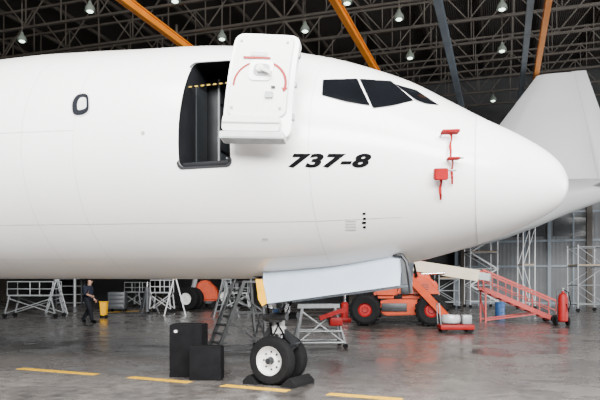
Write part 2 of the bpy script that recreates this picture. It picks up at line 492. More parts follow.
MB().box((xa+.1, 7.99, (z0+z1)/2), (.025, .025, z1-z0-.1)).build('edge_strip', M['steel'], gal)
crt = MB().box((xa+.46, 9.2, z0+.5), (.3, .6, .96), bev=.02).build('service_cart', M['galley'], ac)
b = MB()
for j in range(3): b.box((xa+.46, 8.89, z0+.25+.27*j), (.25, .02, .22), bev=.006)
b.sep('cart_drawer', M['galley2'], crt)
MB().box((xa+.52, 9.5, z1-.32), (.34, .1, .36), bev=.02).build('wall_panel', M['galley2'], ac)
zs = z1-.36
stp = MB().box((cxm, yskin(cxm, zs)+.08, zs), (xf-xa-.01, .008, .022)).build('safety_strap', M['black'], ac)
st = MB(); n = 16
for k in range(0, n, 2):
    x = xa+(xf-xa)*k/n; q = xa+(xf-xa)*(k+1)/n
    st.box(((x+q)/2, yskin(cxm, zs)+.07, zs), (q-x, .012, .018))
st.sep('strap_stripe', M['strapyellow'], stp)

# open service door
TL, TR, BR, BL = at(237, 33, 7.76), at(301, 36, 7.54), at(290.5, 139, 7.22), at(222, 138, 7.44)
NRM = ((TR-TL).cross(BL-TL)).normalized()
if NRM.y > 0: NRM = -NRM
def D(u, v, o=0):
    bot = BL*(1-u)+BR*u; top = TL*(1-u)+TR*u
    return bot*(1-v)+top*v+NRM*(o+.08*(1-(2*v-1)**2))
def dprism(b, poly, o0, o1):
    A = [b.bm.verts.new(D(u, v, o0)) for u, v in poly]; B_ = [b.bm.verts.new(D(u, v, o1)) for u, v in poly]
    n = len(A)
    for k in range(n): b.bm.faces.new((A[k], A[(k+1) % n], B_[(k+1) % n], B_[k]))
    us_ = [p[0] for p in poly]; vs_ = [p[1] for p in poly]; mid = (min(us_)+max(us_))/2
    for ring in (A, B_):
        R_ = sorted([k for k in range(n) if us_[k] > mid], key=lambda k: -vs_[k])
        L_ = sorted([k for k in range(n) if us_[k] <= mid], key=lambda k: -vs_[k])
        if len(R_) == len(L_):
            for i in range(len(R_)-1):
                b.bm.faces.new((ring[R_[i]], ring[R_[i+1]], ring[L_[i+1]], ring[L_[i]]))
        else: b.bm.faces.new(ring)
    return b
def rru(u0, u1, v0, v1, ru, n=5, dens=14):
    asp = 1.75; out = []; rv = ru/asp
    for cx, cy, a0 in ((u1-ru, v1-rv, 0), (u0+ru, v1-rv, 90), (u0+ru, v0+rv, 180), (u1-ru, v0+rv, 270)):
        for k in range(n+1):
            a = R(a0+90*k/n); out.append((cx+ru*math.cos(a), cy+rv*math.sin(a)))
    res = []
    for i in range(len(out)):
        p, q = out[i], out[(i+1) % len(out)]; res.append(p)
        if abs(p[1]-q[1]) > .1:
            for k in range(1, dens): res.append((p[0]+(q[0]-p[0])*k/dens, p[1]+(q[1]-p[1])*k/dens))
    return res
dr = dprism(MB(), rru(0, 1, 0, 1, .15), -.09, 0).build('service_door', M['white'], ac)
dprism(MB(), rru(.05, .93, .17, .98, .12), -.01, .004).build('lining_gap', M['seamlight'], dr)
dprism(MB(), rru(.065, .915, .18, .97, .11), -.01, .022).build('door_lining', M['lining'], dr)
dprism(MB(), rru(.02, .86, .04, .17, .05), -.02, .075).build('slide_bustle', M['lining'], dr)
dprism(MB(), rru(.02, .86, .1, .112, .004), .065, .082).build('bustle_seam', M['seam'], dr)
dprism(MB(), rru(.0, .93, -.025, .03, .015), -.05, .09).build('girt_bar', M['seamlight'], dr)
dprism(MB(), rru(.03, .9, -.03, -.015, .003), -.05, .1).build('girt_edge', M['steel'], dr)
hu, hv = .50, .60
dprism(MB(), rru(.32, .68, .5, .70, .09), .02, .036).build('handle_housing', M['white'], dr)
dprism(MB(), rru(.39, .63, .54, .66, .07), .03, .041).build('recess_shade_plate', M['seam'], dr)  # raised grey plate, its darker colour stands in for shade in a recess
b = MB(); b.cyl(D(hu, hv, .035), D(hu, hv, .09), .045, n=18); b.bar(D(hu, hv, .085), D(hu+.18, hv-.045, .085), .04, .035)
b.build('handle', M['lining'], dr)
dprism(MB(), rru(.30, .56, .745, .785, .02), .02, .03).build('viewport', M['seamlight'], dr)
dprism(MB(), rru(.60, .72, .34, .395, .02), .02, .045).build('gauge_cover', M['steel'], dr)
dprism(MB(), rru(.68, .74, .43, .45, .008), .02, .04).build('pressure_gauge', M['rimdark'], dr)
for u, v in ((.12, .9), (.83, .9), (.12, .25), (.83, .25)):
    dprism(MB(), rru(u-.02, u+.02, v-.012, v+.012, .008), .02, .03).build('fastener', M['seam'], dr)
for v in (.2, .5, .8):
    dprism(MB(), rru(.985, 1.025, v-.025, v+.025, .008), -.07, -.02).build('stop_fitting', M['steel'], dr)
def arc(b, u, v, r0, r1, a0, a1, o, n=22):
    A = []; B_ = []
    for k in range(n+1):
        a = R(a0+(a1-a0)*k/n)
        A.append(D(u+r0*math.cos(a), v+r0*math.sin(a)*.57, o)); B_.append(D(u+r1*math.cos(a), v+r1*math.sin(a)*.57, o))
    return b.ribbon(A, B_)
arc(MB(), .5, .47, .365, .405, -12, 70, .028).build('handle_arc_marking', M['redpaint'], dr)
arc(MB(), .5, .47, .37, .402, 118, 185, .028).build('handle_arc_marking', M['redpaint'], dr)
b = MB(); b.bm.faces.new([b.bm.verts.new(D(u, v, .028)) for u, v in ((.83, .44), (.93, .44), (.865, .395))]); b.build('arrow_marking', M['redpaint'], dr)
MB().ribbon([D(.2+.42*k/6, .712, .038) for k in range(7)], [D(.2+.42*k/6, .732, .038) for k in range(7)]).build('red_bar_marking', M['redpaint'], dr)
for v in (.25, .72):
    z = D(0, v).z; x = xf
    b = MB(); b.tube([(x-.02, yskin(x, z)+.06, z), (x+.08, yskin(x, z)-.16, z), D(.12, v, -.14), D(.3, v, -.08)], .03)
    b.build('hinge_arm', M['steel'], dr)

# nose gear
gx, gy = NX-4.04, NY
STR = Matrix.Rotation(R(-11), 4, 'Z')
def G(x, y, z):
    v = STR @ Vector((x, y, 0)); return Vector((gx+v.x, gy+v.y, z))
WR = .365
b = MB(); b.cyl((gx, gy, .78), (gx, gy, 2.1), .095, n=20); b.cyl((gx, gy, .76), (gx, gy, .86), .115, n=20); b.cyl((gx, gy, 1.18), (gx, gy, 1.26), .12, n=20)
b.box((gx, gy, 1.4), (.2, .3, .12), bev=.02)
leg = b.build('nose_gear_strut', M['gearwhite'], ac)
MB().cyl((gx, gy, .3), (gx, gy, .82), .06, n=18).build('piston', M['chrome'], leg)
b = MB(); b.bar(G(.06, 0, .8), G(.3, 0, .62), .05, .1); b.bar(G(.3, 0, .62), G(.07, 0, .42), .05, .1); b.cyl(G(.3, -.07, .62), G(.3, .07, .62), .03)
b.build('torque_link', M['darksteel'], leg)
b = MB(); b.bar((gx+.05, gy-.1, 1.2), (gx+.95, gy-.16, 1.75), .06); b.bar((gx+.05, gy+.1, 1.2), (gx+.95, gy+.16, 1.75), .06); b.bar((gx+.5, gy-.13, 1.48), (gx+.5, gy+.13, 1.48), .05)
b.build('drag_brace', M['darksteel'], leg)
b = MB(); b.cyl(G(0, -.32, WR), G(0, .32, WR), .045); b.cyl(G(0, -.07, WR), G(0, .07, WR), .08); b.cyl(G(.05, 0, WR-.02), G(.2, 0, WR-.06), .035)
b.build('axle', M['darksteel'], leg)
b = MB(); b.cyl(G(-.14, -.17, 1.0), G(.24, -.17, 1.02), .055); b.cyl(G(-.14, .17, 1.0), G(.24, .17, 1.02), .055); b.box((gx, gy, 1.0), (.17, .42, .14), bev=.02)
b.box(G(.1, -.12, 1.22), (.1, .12, .16), bev=.02)
b.build('steering_actuator', M['darksteel'], leg)
MB().box(G(-.1, -.1, 1.2), (.12, .08, .14), bev=.015).build('junction_box', M['chrome'], leg)
MB().box(G(.02, -.11, 1.1), (.09, .02, .05)).build('data_plate', M['blue'], leg)
MB().cyl(G(-.16, 0, .6), G(-.05, 0, .6), .05).build('tow_fitting', M['steel'], leg)
b = MB(); b.bar(G(-.08, 0, .9), G(-.24, 0, .68), .04, .08); b.bar(G(-.24, 0, .68), G(-.06, 0, .46), .04, .08); b.build('rear_link', M['darksteel'], leg)
b = MB(); b.lathe([(.03, -.1), (.07, -.04), (.085, .03), (.08, .035)], G(.14, -.03, 1.13), STR @ Vector((1, 0, 0)), 18)
b.build('taxi_light', M['chrome'], leg)
for pts in ([(gx+.05, gy-.1, 1.5), (gx+.12, gy-.13, 1.1), G(.02, -.12, .8), G(-.1, -.12, .62), G(-.03, -.1, .4)],
            [(gx-.08, gy-.08, 1.55), (gx-.14, gy-.12, 1.2), (gx-.1, gy-.13, .95), G(-.06, -.09, .7)],
            [(gx+.2, gy-.12, 1.5), (gx+.26, gy-.16, 1.25), G(.22, -.16, 1.05)],
            [(gx-.03, gy-.1, .98), G(.14, -.14, .8), G(.2, -.1, .62), G(.1, -.1, .42)]):
    MB().tube(pts, .014).build('brake_hose', M['black'], leg)
for sd in (-1, 1):
    p = G(0, sd*.19, WR); ax = STR @ Vector((0, sd, 0))
    t = MB().lathe([(.2, -.09), (.28, -.105), (.335, -.095), (.36, -.058), (WR, -.04), (.358, -.035), (WR, -.03), (WR, -.005), (.358, 0), (WR, .005), (WR, .03), (.358, .035), (WR, .04), (.36, .058), (.335, .095), (.28, .105), (.2, .09)], p, ax, 44, True).build('nose_wheel', M['rubber'], ac)
    h = MB(); h.lathe([(.0, .04), (.07, .04), (.09, .02), (.16, .015), (.195, .085), (.215, .098), (.215, -.085), (.1, -.06), (0, -.06)], p, ax, 36)
    h.build('rim', M['rim'], t)
    h = MB(); h.lathe([(.0, .09), (.04, .09), (.055, .07), (.06, .03)], p, ax, 20)
    h.build('hub', M['darksteel'], t)
    x, y, dd = basis(ax); h = MB()
    for k in range(8):
        a = 2*PI*k/8; q = p+(x*math.cos(a)+y*math.sin(a))*.13
        h.cyl(q+dd*.01, q+dd*.03, .016, n=8)
    h.sep('wheel_bolt', M['darksteel'], t)
# gear doors: flat straight panels hinged outboard on the lower skin
def belly(x, dy=0):
    a, z, w = sec(NX-x); return z-a*math.sqrt(1-(dy/w)**2)
HYD = .56
for sd in (-1, 1):
    xl, xr = -3.24, -1.25
    zl, zr = belly(xl)-.39, belly(xr)-.33
    xs_ = [xl+(xr-xl)*k/10 for k in range(11)]
    top = [Vector((x, gy+sd*HYD, belly(x, HYD)+.02)) for x in xs_]
    botm = [Vector((xl+.03, gy+sd*.62, zl)), Vector((xr-.03, gy+sd*.62, zr))]
    o = MB().prism(top+botm[::-1], (0, -sd*.02, 0)).build('nose_gear_door', M['gdoor'], ac)
    if sd < 0:
        MB().bar((xl+.03, gy-.623, zl+.008), (xr-.03, gy-.623, zr+.008), .01, .016).build('lower_edge', M['rimdark'], o)
        x = xl
        MB().prism([(x-.1, gy-.57, belly(x)-.02), (x+.0, gy-.57, belly(x)-.02), (x+.1, gy-.65, zl+.03), (x+.03, gy-.65, zl-.01), (x-.04, gy-.62, zl+.08)], (0, -.02, 0)).build('yellow_edge_guard', M['yellow'], o)
        b = MB()
        for q in (-2.9, -2.2, -1.5): b.bar((q, gy-.55, belly(q)-.04), (q, gy-.3, belly(q)+.14), .05)
        b.sep('door_hinge', M['darksteel'], o)
        xe = xr; zb_ = belly(xe)
        b = MB(); b.tube([(xe-.12, gy-.58, zb_+.09), (xe-.0, gy-.6, zb_+.08), (xe+.06, gy-.61, zb_+.0), (xe+.09, gy-.62, zb_-.17), (xe+.12, gy-.62, zb_-.42)], .026)
        b.bar((xe+.0, gy-.58, zb_+.04), (xe+.05, gy-.63, zb_-.3), .03, .06)
        b.build('door_end_bracket', M['darksteel'], o)
for px, py in ((440, 136.5), (447, 160), (440, 171)):
    p = on(px, py); MB().tube([p, on(px, py, .06), on(px+4, py, .1), on(px+13, py, .1)], .012).build('probe', M['steel'], ac)

# red covers: top-level
def cover(x0, x1, y0, y1, sx, sy0, sy1, label, sw=3):
    root = thing('probe_cover', label, 'probe cover', on((x0+x1)/2, (y0+y1)/2, .08), 0, None, True)
    q = [on(x, y, o) for o in (.045, .13) for x, y in ((x0, y0), (x1, y0), (x1, y1), (x0, y1))]
    MB().loft([q[:4], q[4:]]).bevel(.01).build('sleeve', M['red'], root)
    n = 9; A = []; B_ = []
    for k in range(n+1):
        y = sy0+(sy1-sy0)*k/n; wob = .7*math.sin(k*.9)
        A.append(on(sx+wob, y, .05+.015*math.sin(k*1.3))); B_.append(on(sx+sw+wob*.6, y, .045+.015*math.cos(k*1.1)))
    MB().ribbon(A, B_).build('streamer', M['red'], root)
cover(438.5, 456, 134.8, 137.3, 448, 137, 160, 'thin red probe cover with streamer, uppermost of three on the nose', 2.4)
cover(444.5, 457, 159.2, 161.5, 449.5, 161, 184, 'thin red probe cover with streamer, middle one on the nose', 2.4)
cover(432, 445, 169, 179.5, 438, 179, 199, 'thick red box shaped probe cover with streamer, lowest on the nose', 2.8)

# wheel chocks: small angular wedges against the tyres
for dx, lb in ((-.33, 'black rubber wheel chock behind the nose wheels, nearer the black step boxes'), (.33, 'black rubber wheel chock ahead of the nose wheels, under the long gear door')):
    s_ = 1 if dx > 0 else -1
    o = MB().prism([(-.13*s_, -.31, 0), (.12*s_, -.31, 0), (.12*s_, -.31, .05), (.02*s_, -.31, .14), (-.03*s_, -.31, .1)], (0, .62, 0)).bevel(.006)
    o = o.build('wheel_chock', M['rubber']); v = STR @ Vector((dx, 0, 0)); o.location = (gx+v.x, gy+v.y, 0); o.rotation_euler = (0, 0, R(-11)); tag(o, lb, 'wheel chock')

# floor dashes
def dash(x0, y0, x1, y1, label, th=.085):
    a, c_ = ground(x0, y0), ground(x1, y1); n = (c_-a).normalized().cross(Vector((0, 0, 1)))*th
    o = MB().prism([a+n, c_+n, c_-n, a-n], (0, 0, .004)).build('floor_marking', M['lineyellow'])
    tag(o, label, 'floor marking')
dash(20, 368.5, 96, 374.5, 'yellow floor dash left of the black step boxes, farthest along the line')
dash(130, 377.2, 190, 382.4, 'yellow floor dash just in front of the black step boxes')
dash(223, 385.3, 288, 391, 'yellow floor dash just in front of the nose wheel')
dash(328, 394, 402, 399.6, 'yellow floor dash nearest the camera, right of the nose wheel')
dash(105, 312.4, 150, 310.4, 'thin yellow floor line far back beside the walking person', .16)

# black step boxes
def step_box(px, py, w, dp, h, label):
    p = ground(px, py); t = thing('step_box', label, 'box', p, TH-R(4))
    MB().box((0, dp/2, h/2), (w, dp, h), bev=.012).build('body', M['case'], t)
    MB().box((0, dp/2, h+.006), (w-.03, dp-.03, .012)).build('tread_mat', M['rubber'], t)
    return t
t = step_box(185.5, 377.6, .53, .45, .84, 'tall black step box standing on the floor left of the nose wheel')
MB().box((-.16, -.004, .74), (.05, .006, .04)).build('paper_tag', M['lining'], t)
step_box(205, 380.6, .5, .27, .52, 'low black step box set in front of the tall black one')

# ---------------------------------------------------------------- second aircraft behind
AX, AY = -17.05, 34.6
a2 = thing('aircraft', 'second white airliner behind, only its tail fin and rear showing', 'aircraft', (AX, AY, 0), world=True)
prof = [(-34, 2.4, 6.3, 1.85), (-20, 2.3, 6.3, 1.85), (-10, 2.45, 6.4, 1.85), (-6, 2.75, 6.45, 1.8), (-3.2, 3.15, 6.6, 1.7), (-1.3, 3.5, 6.75, 1.55), (.2, 3.9, 6.85, 1.38), (1.8, 4.5, 6.9, 1.12), (3.2, 5.1, 6.9, .86), (4.6, 5.6, 6.85, .6), (6, 6.05, 6.75, .35), (7.4, 6.35, 6.65, .15)]
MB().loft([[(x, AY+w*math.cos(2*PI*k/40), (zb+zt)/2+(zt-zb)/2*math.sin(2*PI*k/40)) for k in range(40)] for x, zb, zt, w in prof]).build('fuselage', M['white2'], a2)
def slab(pts, th, name, m):
    b = MB(); lo, hi = pts
    def air(x0, x1, y, z, horiz):
        out = []
        for k in range(12):
            a = 2*PI*k/12; x = (x0+x1)/2-(x1-x0)/2*math.cos(a); tt = th*math.sin(a)*(1-.35*(x-x0)/(x1-x0))
            out.append((x, y, z+tt) if horiz else (x, y+tt, z))
        return out
    b.loft([air(*lo, not (abs(lo[3]-hi[3]) > 2)), air(*hi, not (abs(lo[3]-hi[3]) > 2))]); return b.build(name, m, a2)
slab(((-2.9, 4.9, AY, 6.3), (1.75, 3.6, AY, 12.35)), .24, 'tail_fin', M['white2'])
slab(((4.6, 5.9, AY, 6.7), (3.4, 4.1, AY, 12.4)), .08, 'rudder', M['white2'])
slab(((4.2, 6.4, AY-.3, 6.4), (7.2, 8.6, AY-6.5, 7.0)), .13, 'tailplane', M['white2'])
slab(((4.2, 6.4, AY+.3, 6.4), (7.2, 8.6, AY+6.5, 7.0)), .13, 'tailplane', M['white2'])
TW = .66
for y in (AY-2.6, AY+2.6):
    b = MB(); b.cyl((AX, y, .5), (AX, AY+(y-AY)*.5, 3.1), .14)
    b.build('main_gear_leg', M['steel'], a2)
    for dy in (-.33, .33):
        t = MB().lathe([(.34, -.2), (TW-.07, -.2), (TW, -.12), (TW, .12), (TW-.07, .2), (.34, .2)], (AX, y+dy, TW), (0, 1, 0), 32, True).build('main_wheel', M['rubber'], a2)
        MB().lathe([(0, -.12), (.1, -.15), (.16, -.08), (.28, -.1), (.35, -.18), (.35, .18), (.1, .12), (0, .12)], (AX, y+dy, TW), (0, 1, 0), 28).build('rim', M['rim'], t)
b = MB(); b.cyl((-27, AY, 0.0), (-27, AY, 2.8), .1); b.build('nose_leg', M['steel'], a2)

# ---------------------------------------------------------------- boom lift
bl = thing('boom_lift', 'orange wheeled boom lift with cream arm behind the nose gear door', 'boom lift', ground(397, 326), TH-R(10))
b = MB(); b.prism([(-.62, .1, .5), (-.62, .1, .88), (-.3, .1, .95), (.75, .1, .95), (.75, .1, .4), (-.4, .1, .36)], (0, 1.5, 0))
b.box((-.95, .85, .6), (.9, .7, .3)); b.box((1.15, .85, .6), (.8, .7, .3)); b.bevel(.03); b.build('chassis', M['orange'], bl)
b = MB(); b.prism([(.02, .0, .98), (.0, .0, 1.4), (.18, .0, 1.74), (.5, .0, 1.93), (.9, .0, 1.93), (1.3, .0, 1.72), (1.52, .0, 1.3), (1.5, .0, .98)], (0, 1.6, 0)).bevel(.17, 5); b.build('engine_hood', M['orange'], bl)
b = MB()
for k in range(5): b.box((.85, -.005, 1.15+.08*k), (.5, .03, .03))
b.sep('hood_louver', M['darksteel'], bl)
MB().box((.28, -.01, 1.3), (.28, .05, .34), bev=.02).build('control_panel', M['darksteel'], bl)
MB().cyl((.3, .85, .9), (.3, .85, 1.02), .5, n=28).build('turntable', M['darksteel'], bl)
MB().prism([(-.8, .2, .98), (-.88, .2, 1.3), (-.45, .2, 1.5), (.0, .2, 1.5), (.0, .2, .98)], (0, 1.2, 0)).bevel(.12, 4).build('counterweight', M['orange'], bl)
MB().box((-.1, .08, .66), (.9, .06, .3), bev=.02).build('hydraulic_tank', M['darksteel'], bl)
for x in (-1.12, 1.2):
    for y in (-.1, 1.75):
        t = MB().lathe([(.25, -.2), (.44, -.24), (.53, -.18), (.56, 0), (.53, .18), (.44, .24), (.25, .2)], (x, y, .58), (0, 1, 0), 36, True)
        for k in range(18):
            a = 2*PI*k/18; s_ = 1 if k % 2 else -1
            t.bar((x+.555*math.cos(a), y, .58+.555*math.sin(a)), (x+.55*math.cos(a+.12), y+s_*.22, .58+.55*math.sin(a+.12)), .07, .05)
        t = t.build('wheel', M['rubber'], bl)
        MB().lathe([(0, -.13), (.1, -.14), (.12, -.08), (.2, -.08), (.25, -.17), (.25, .17), (.1, .1), (0, .1)], (x, y, .58), (0, 1, 0), 24).build('rim', M['redpaint'], t)
b = MB(); b.bar((.35, .85, 2.22), (2.9, .85, 1.8), .28, .4); b.bar((.3, .85, 1.4), (.42, .85, 2.3), .3, .3); b.build('boom', M['cream'], bl)
b = MB(); b.bar((2.85, .85, 1.81), (3.3, .85, 1.74), .18, .26); b.build('boom_extension', M['standgrey'], bl)
MB().cyl((.7, .62, 1.85), (1.7, .66, 1.9), .05).build('lift_cylinder', M['chrome'], bl)
b = MB(); b.bar((.42, -.22, 1.75), (1.72, -.44, .35), .16, .24); b.cyl((.42, -.3, 1.75), (.42, .1, 1.75), .09); b.build('lower_arm', M['orange'], bl)
for k in range(2):
    MB().tube([(.1+.08*k, .1, 1.5), (.13+.06*k, 0, 2.1), (.33+.05*k, -.05, 2.4-.06*k), (.6, -.1, 2.2), (.7-.05*k, -.1, 1.75)], .035).build('hydraulic_hose', M['black'], bl)
# red stair
rs = thing('access_stair', 'faded red metal access stair sloping down to the floor at right', 'stair', ground(520, 323), TH-R(4))
b = MB()
for y in (0, .9): b.bar((-1.35, y, 1.3), (1.35, y, .12), .06, .17)
b.sep('stringer', M['pink'], rs)
for k in range(8):
    q = k/7; MB().box((-1.3+2.55*q, .45, 1.25-1.1*q), (.26, .86, .03)).build('tread', M['pink'], rs)
for y in (0, .9):
    b = MB(); b.bar((-1.4, y, 2.05), (1.38, y, .85), .05, .07); b.tube([(-1.38, y, 1.3), (-1.4, y, 2.05)], .03); b.tube([(1.36, y, .85), (1.38, y, .1)], .03)
    b.bar((-1.38, y, 1.68), (1.36, y, .48), .03)
    for k in (1, 2, 3, 4):
        q = k/5; b.bar((-1.35+2.6*q, y, 1.25-1.12*q), (-1.35+2.6*q, y, 2.02-1.12*q), .035)
    b.build('handrail', M['pink'], rs)
b = MB()
for y in (0, .9): b.bar((-1.3, y, 0), (-1.3, y, 1.25), .06)
b.sep('leg', M['pink'], rs)
b = MB(); b.bar((-1.3, 0, .2), (-1.3, .9, .9), .04); b.bar((-1.3, 0, .1), (.6, 0, .35), .05); b.bar((-1.3, .9, .1), (.6, .9, .35), .05); b.sep('brace', M['pink'], rs)
for y in (-.08, .98):
    MB().cyl((1.3, y-.05, .16), (1.3, y+.05, .16), .16, n=20).build('wheel', M['rubber'], rs)
# pump cart
pc = thing('pump_cart', 'low red cart with grey hose coil on floor near the orange lift', 'cart', ground(458, 333), TH)
MB().box((0, .3, .17), (1.05, .6, .16), bev=.04).build('base', M['redpaint'], pc)
b = MB(); b.lathe([(.12, -.12), (.27, -.12), (.3, -.06), (.3, .06), (.27, .12), (.12, .12)], (-.15, .3, .42), (0, 0, 1), 28, True); b.build('hose_coil', M['scaff'], pc)
MB().box((.32, .3, .4), (.3, .4, .3), bev=.05).build('motor', M['standgrey'], pc)
b = MB(); b.tube([(-.5, .1, .2), (-.55, .1, .9), (-.55, .5, .9), (-.5, .5, .2)], .02); b.build('push_handle', M['standgrey'], pc)
for x in (-.4, .4):
    for y in (.05, .55): MB().cyl((x, y-.03, .09), (x, y+.03, .09), .09, n=16).build('caster', M['rubber'], pc)
# blue drum
dm = thing('drum', 'blue steel drum standing on the floor beside the red stair', 'drum', ground(500, 317), 0)
MB().lathe([(.2, 0), (.215, .02), (.215, .21), (.228, .225), (.215, .24), (.215, .44), (.228, .455), (.215, .47), (.215, .66), (.224, .68), (.205, .67)], (0, 0, 0), (0, 0, 1), 28).build('shell', M['blue'], dm)
MB().cyl((.1, 0, .67), (.1, 0, .7), .03).build('bung', M['steel'], dm)
# wheeled extinguisher
fx = thing('fire_extinguisher', 'red wheeled fire extinguisher past the foot of the red stair', 'extinguisher', ground(563, 326), TH)
MB().lathe([(.13, 0), (.17, .04), (.17, .85), (.13, .98), (.05, 1.03), (.05, 1.1)], (0, 0, .15), (0, 0, 1), 24).build('cylinder', M['redpaint'], fx)
MB().cyl((0, 0, 1.25), (0, 0, 1.36), .04).build('valve', M['steel'], fx)
b = MB(); b.tube([(-.14, .15, .25), (-.14, .22, 1.3), (.14, .22, 1.3), (.14, .15, .25)], .018); b.build('trolley_frame', M['darksteel'], fx)
for x in (-.22, .22): MB().cyl((x-.03, .12, .16), (x+.03, .12, .16), .16, n=20).build('wheel', M['rubber'], fx)
MB().tube([(0, -.03, 1.3), (.12, -.16, 1.2), (.2, -.17, .8), (.12, -.17, .5), (.05, -.17, .8)], .018).build('hose', M['black'], fx)

# scaffolds
def scaffold(loc, rz, w, dp, h, lev, label, m=M['scaff'], stair=False):
    t = thing('scaffold_tower', label, 'scaffold', loc, rz)
    for x in (-w/2, w/2):
        for y in (0, dp): MB().cyl((x, y, .16), (x, y, h), .034, n=8).build('post', m, t)
    b = MB(); dg = MB()
    for k in range(lev+1):
        z = .4+(h-.5)*k/lev
        for y in (0, dp): b.cyl((-w/2, y, z), (w/2, y, z), .026, n=8)
        for x in (-w/2, w/2): b.cyl((x, 0, z), (x, dp, z), .026, n=8)
        if k < lev:
            z2 = .4+(h-.5)*(k+1)/lev; s_ = 1 if k % 2 else -1
            for y in ((dp,) if stair else (0, dp)): dg.cyl((-s_*w/2, y, z), (s_*w/2, y, z2), .022, n=8)
            if stair:
                for j in range(5):
                    q = j/5; MB().box((s_*(-w/2+w*q), dp*.3, z+(z2-z)*q), (.24, dp*.5, .03)).build('stair_step', m, t)
                MB().bar((-s_*w/2, .03, z), (s_*w/2, .03, z2), .05, .09).build('stair_stringer', m, t)
    b.sep('ledger', m, t); dg.sep('diagonal_brace', m, t)
    z = .4+(h-.5)*(lev-1)/lev
    MB().box((0, dp/2, z+.06), (w, dp, .06)).build('platform', M['wood'], t)
    for x in (-w/2, w/2):
        for y in (0, dp): MB().cyl((x, y-.04, .1), (x, y+.04, .1), .1, n=14).build('caster', M['rubber'], t)
    return t
scaffold(ground(484, 308), TH, 1.7, 1.4, 4.6, 4, 'tall pale scaffold stair tower under the aircraft nose behind the red stair', stair=True)
scaffold(ground(529, 309.5), TH, .7, .9, 4.9, 2, 'narrow tall pale scaffold tower before the grey hangar doors')
scaffold(ground(592, 312), TH, 1.5, 1.3, 3.6, 3, 'grey scaffold tower farthest right beyond the extinguisher', M['standgrey'])
scaffold(ground(449, 309), TH, 1.2, 1.2, 2.6, 3, 'short grey scaffold tower above the red pump cart', M['standgrey'])
# work stands
def workstand(loc, rz, w, h, label, m=M['standgrey'], rail=.028):
    t = thing('work_stand', label, 'work stand', loc, rz); dp = 1.0
    MB().box((0, dp/2, h*.62), (w, dp, .06)).build('platform', M['standgrey'], t)
    for x in (-w/2, w/2):
        for y in (0, dp): MB().bar((x*1.12, y, .14), (x*.9, y, h*.62), .055).build('leg', m, t)
    for y in (0, dp):
        b = MB(); b.tube([(-w/2, y, h*.62), (-w/2, y, h), (w/2, y, h), (w/2, y, h*.62)], rail); b.tube([(-w/2, y, h*.8), (w/2, y, h*.8)], rail*.8)
        b.tube([(0, y, h*.62), (0, y, h)], rail*.8)
        b.build('guard_rail', m, t)
    b = MB()
    for y in (0, dp): b.bar((-w*.55, y, .2), (w*.5, y, h*.55), .035); b.bar((w*.55, y, .2), (-w*.5, y, h*.55), .035)
    b.sep('cross_brace', m, t)
    for x in (-w*.56, w*.56):
        for y in (0, dp): MB().cyl((x, y-.04, .1), (x, y+.04, .1), .1, n=14).build('caster', M['rubber'], t)
    return t
workstand(ground(160, 313), TH, 1.0, 1.7, 'pale grey work stand just left of the far aircraft wheel', M['scaff'])
workstand(ground(236, 311), TH, 1.3, 1.6, 'grey work stand right of the orange ground cart')
workstand(ground(132, 308), TH-R(25), 1.2, 1.6, 'grey work stand between the tool chest and the pale one', M['standgrey'])
workstand(ground(30, 318), TH, 2.0, 1.6, 'work stand farthest left beyond the person', M['standgrey'])
# A-frame trestle ladders in the clutter
def aframe(loc, rz, h, label, m):
    t = thing('trestle_ladder', label, 'ladder', loc, rz)
    for s_ in (-1, 1):
        for y in (0, .5): MB().bar((s_*.5, y, 0), (s_*.05, y, h), .05, .05).build('rail', m, t)
        for k in range(1, 6):
            q = k/6; MB().bar((s_*(.5-.45*q), 0, h*q), (s_*(.5-.45*q), .5, h*q), .035).build('rung', m, t)
    MB().box((0, .25, h), (.22, .6, .05)).build('top_cap', m, t)
    return t
aframe(ground(175, 316), TH+R(12), 1.75, 'pale trestle ladder in front of the far aircraft wheel, left side', M['scaff'])
aframe(ground(224, 318), TH-R(20), 1.7, 'grey trestle ladder just right of the orange ground cart', M['standgrey'])
aframe(ground(57, 314), TH+R(30), 1.7, 'grey trestle ladder left of the parts rack and person', M['standgrey'])
# aircraft jack tripod
tj = thing('tripod_jack', 'dark tripod aircraft jack standing between grey and pale work stands', 'jack', ground(147, 315), TH)
MB().cyl((0, 0, .15), (0, 0, 1.35), .11).build('cylinder', M['chest'], tj)
MB().cyl((0, 0, 1.3), (0, 0, 1.6), .05).build('ram', M['chrome'], tj)
for k in range(3):
    a = 2*PI*k/3+.4; MB().bar((.6*math.cos(a), .6*math.sin(a), .03), (.1*math.cos(a), .1*math.sin(a), 1.15), .06).build('leg', M['chest'], tj)
# tool chest
tc_ = thing('tool_chest', 'dark grey tool chest on casters to the right of the yellow bin', 'tool chest', ground(116, 312), TH)
MB().box((0, .3, .62), (.9, .6, .9), bev=.02).build('cabinet', M['chest'], tc_)
for k in range(4): MB().box((0, -.012, .32+.21*k), (.82, .03, .18), bev=.006).build('drawer', M['chest'], tc_)
for x in (-.38, .38):
    for y in (.06, .54): MB().cyl((x, y-.03, .09), (x, y+.03, .09), .09, n=14).build('caster', M['rubber'], tc_)
# parts rack further left
pr = thing('parts_rack', 'tall dark grey shelf rack against the back wall left of the person', 'shelf rack', ground(69, 305), TH)
for x in (-.9, .9):
    for y in (0, .6): MB().box((x, y, .95), (.08, .08, 1.9)).build('upright', M['chest'], pr)
for z in (.15, .75, 1.35, 1.85): MB().box((0, .3, z), (1.8, .6, .05)).build('shelf', M['steel'], pr)
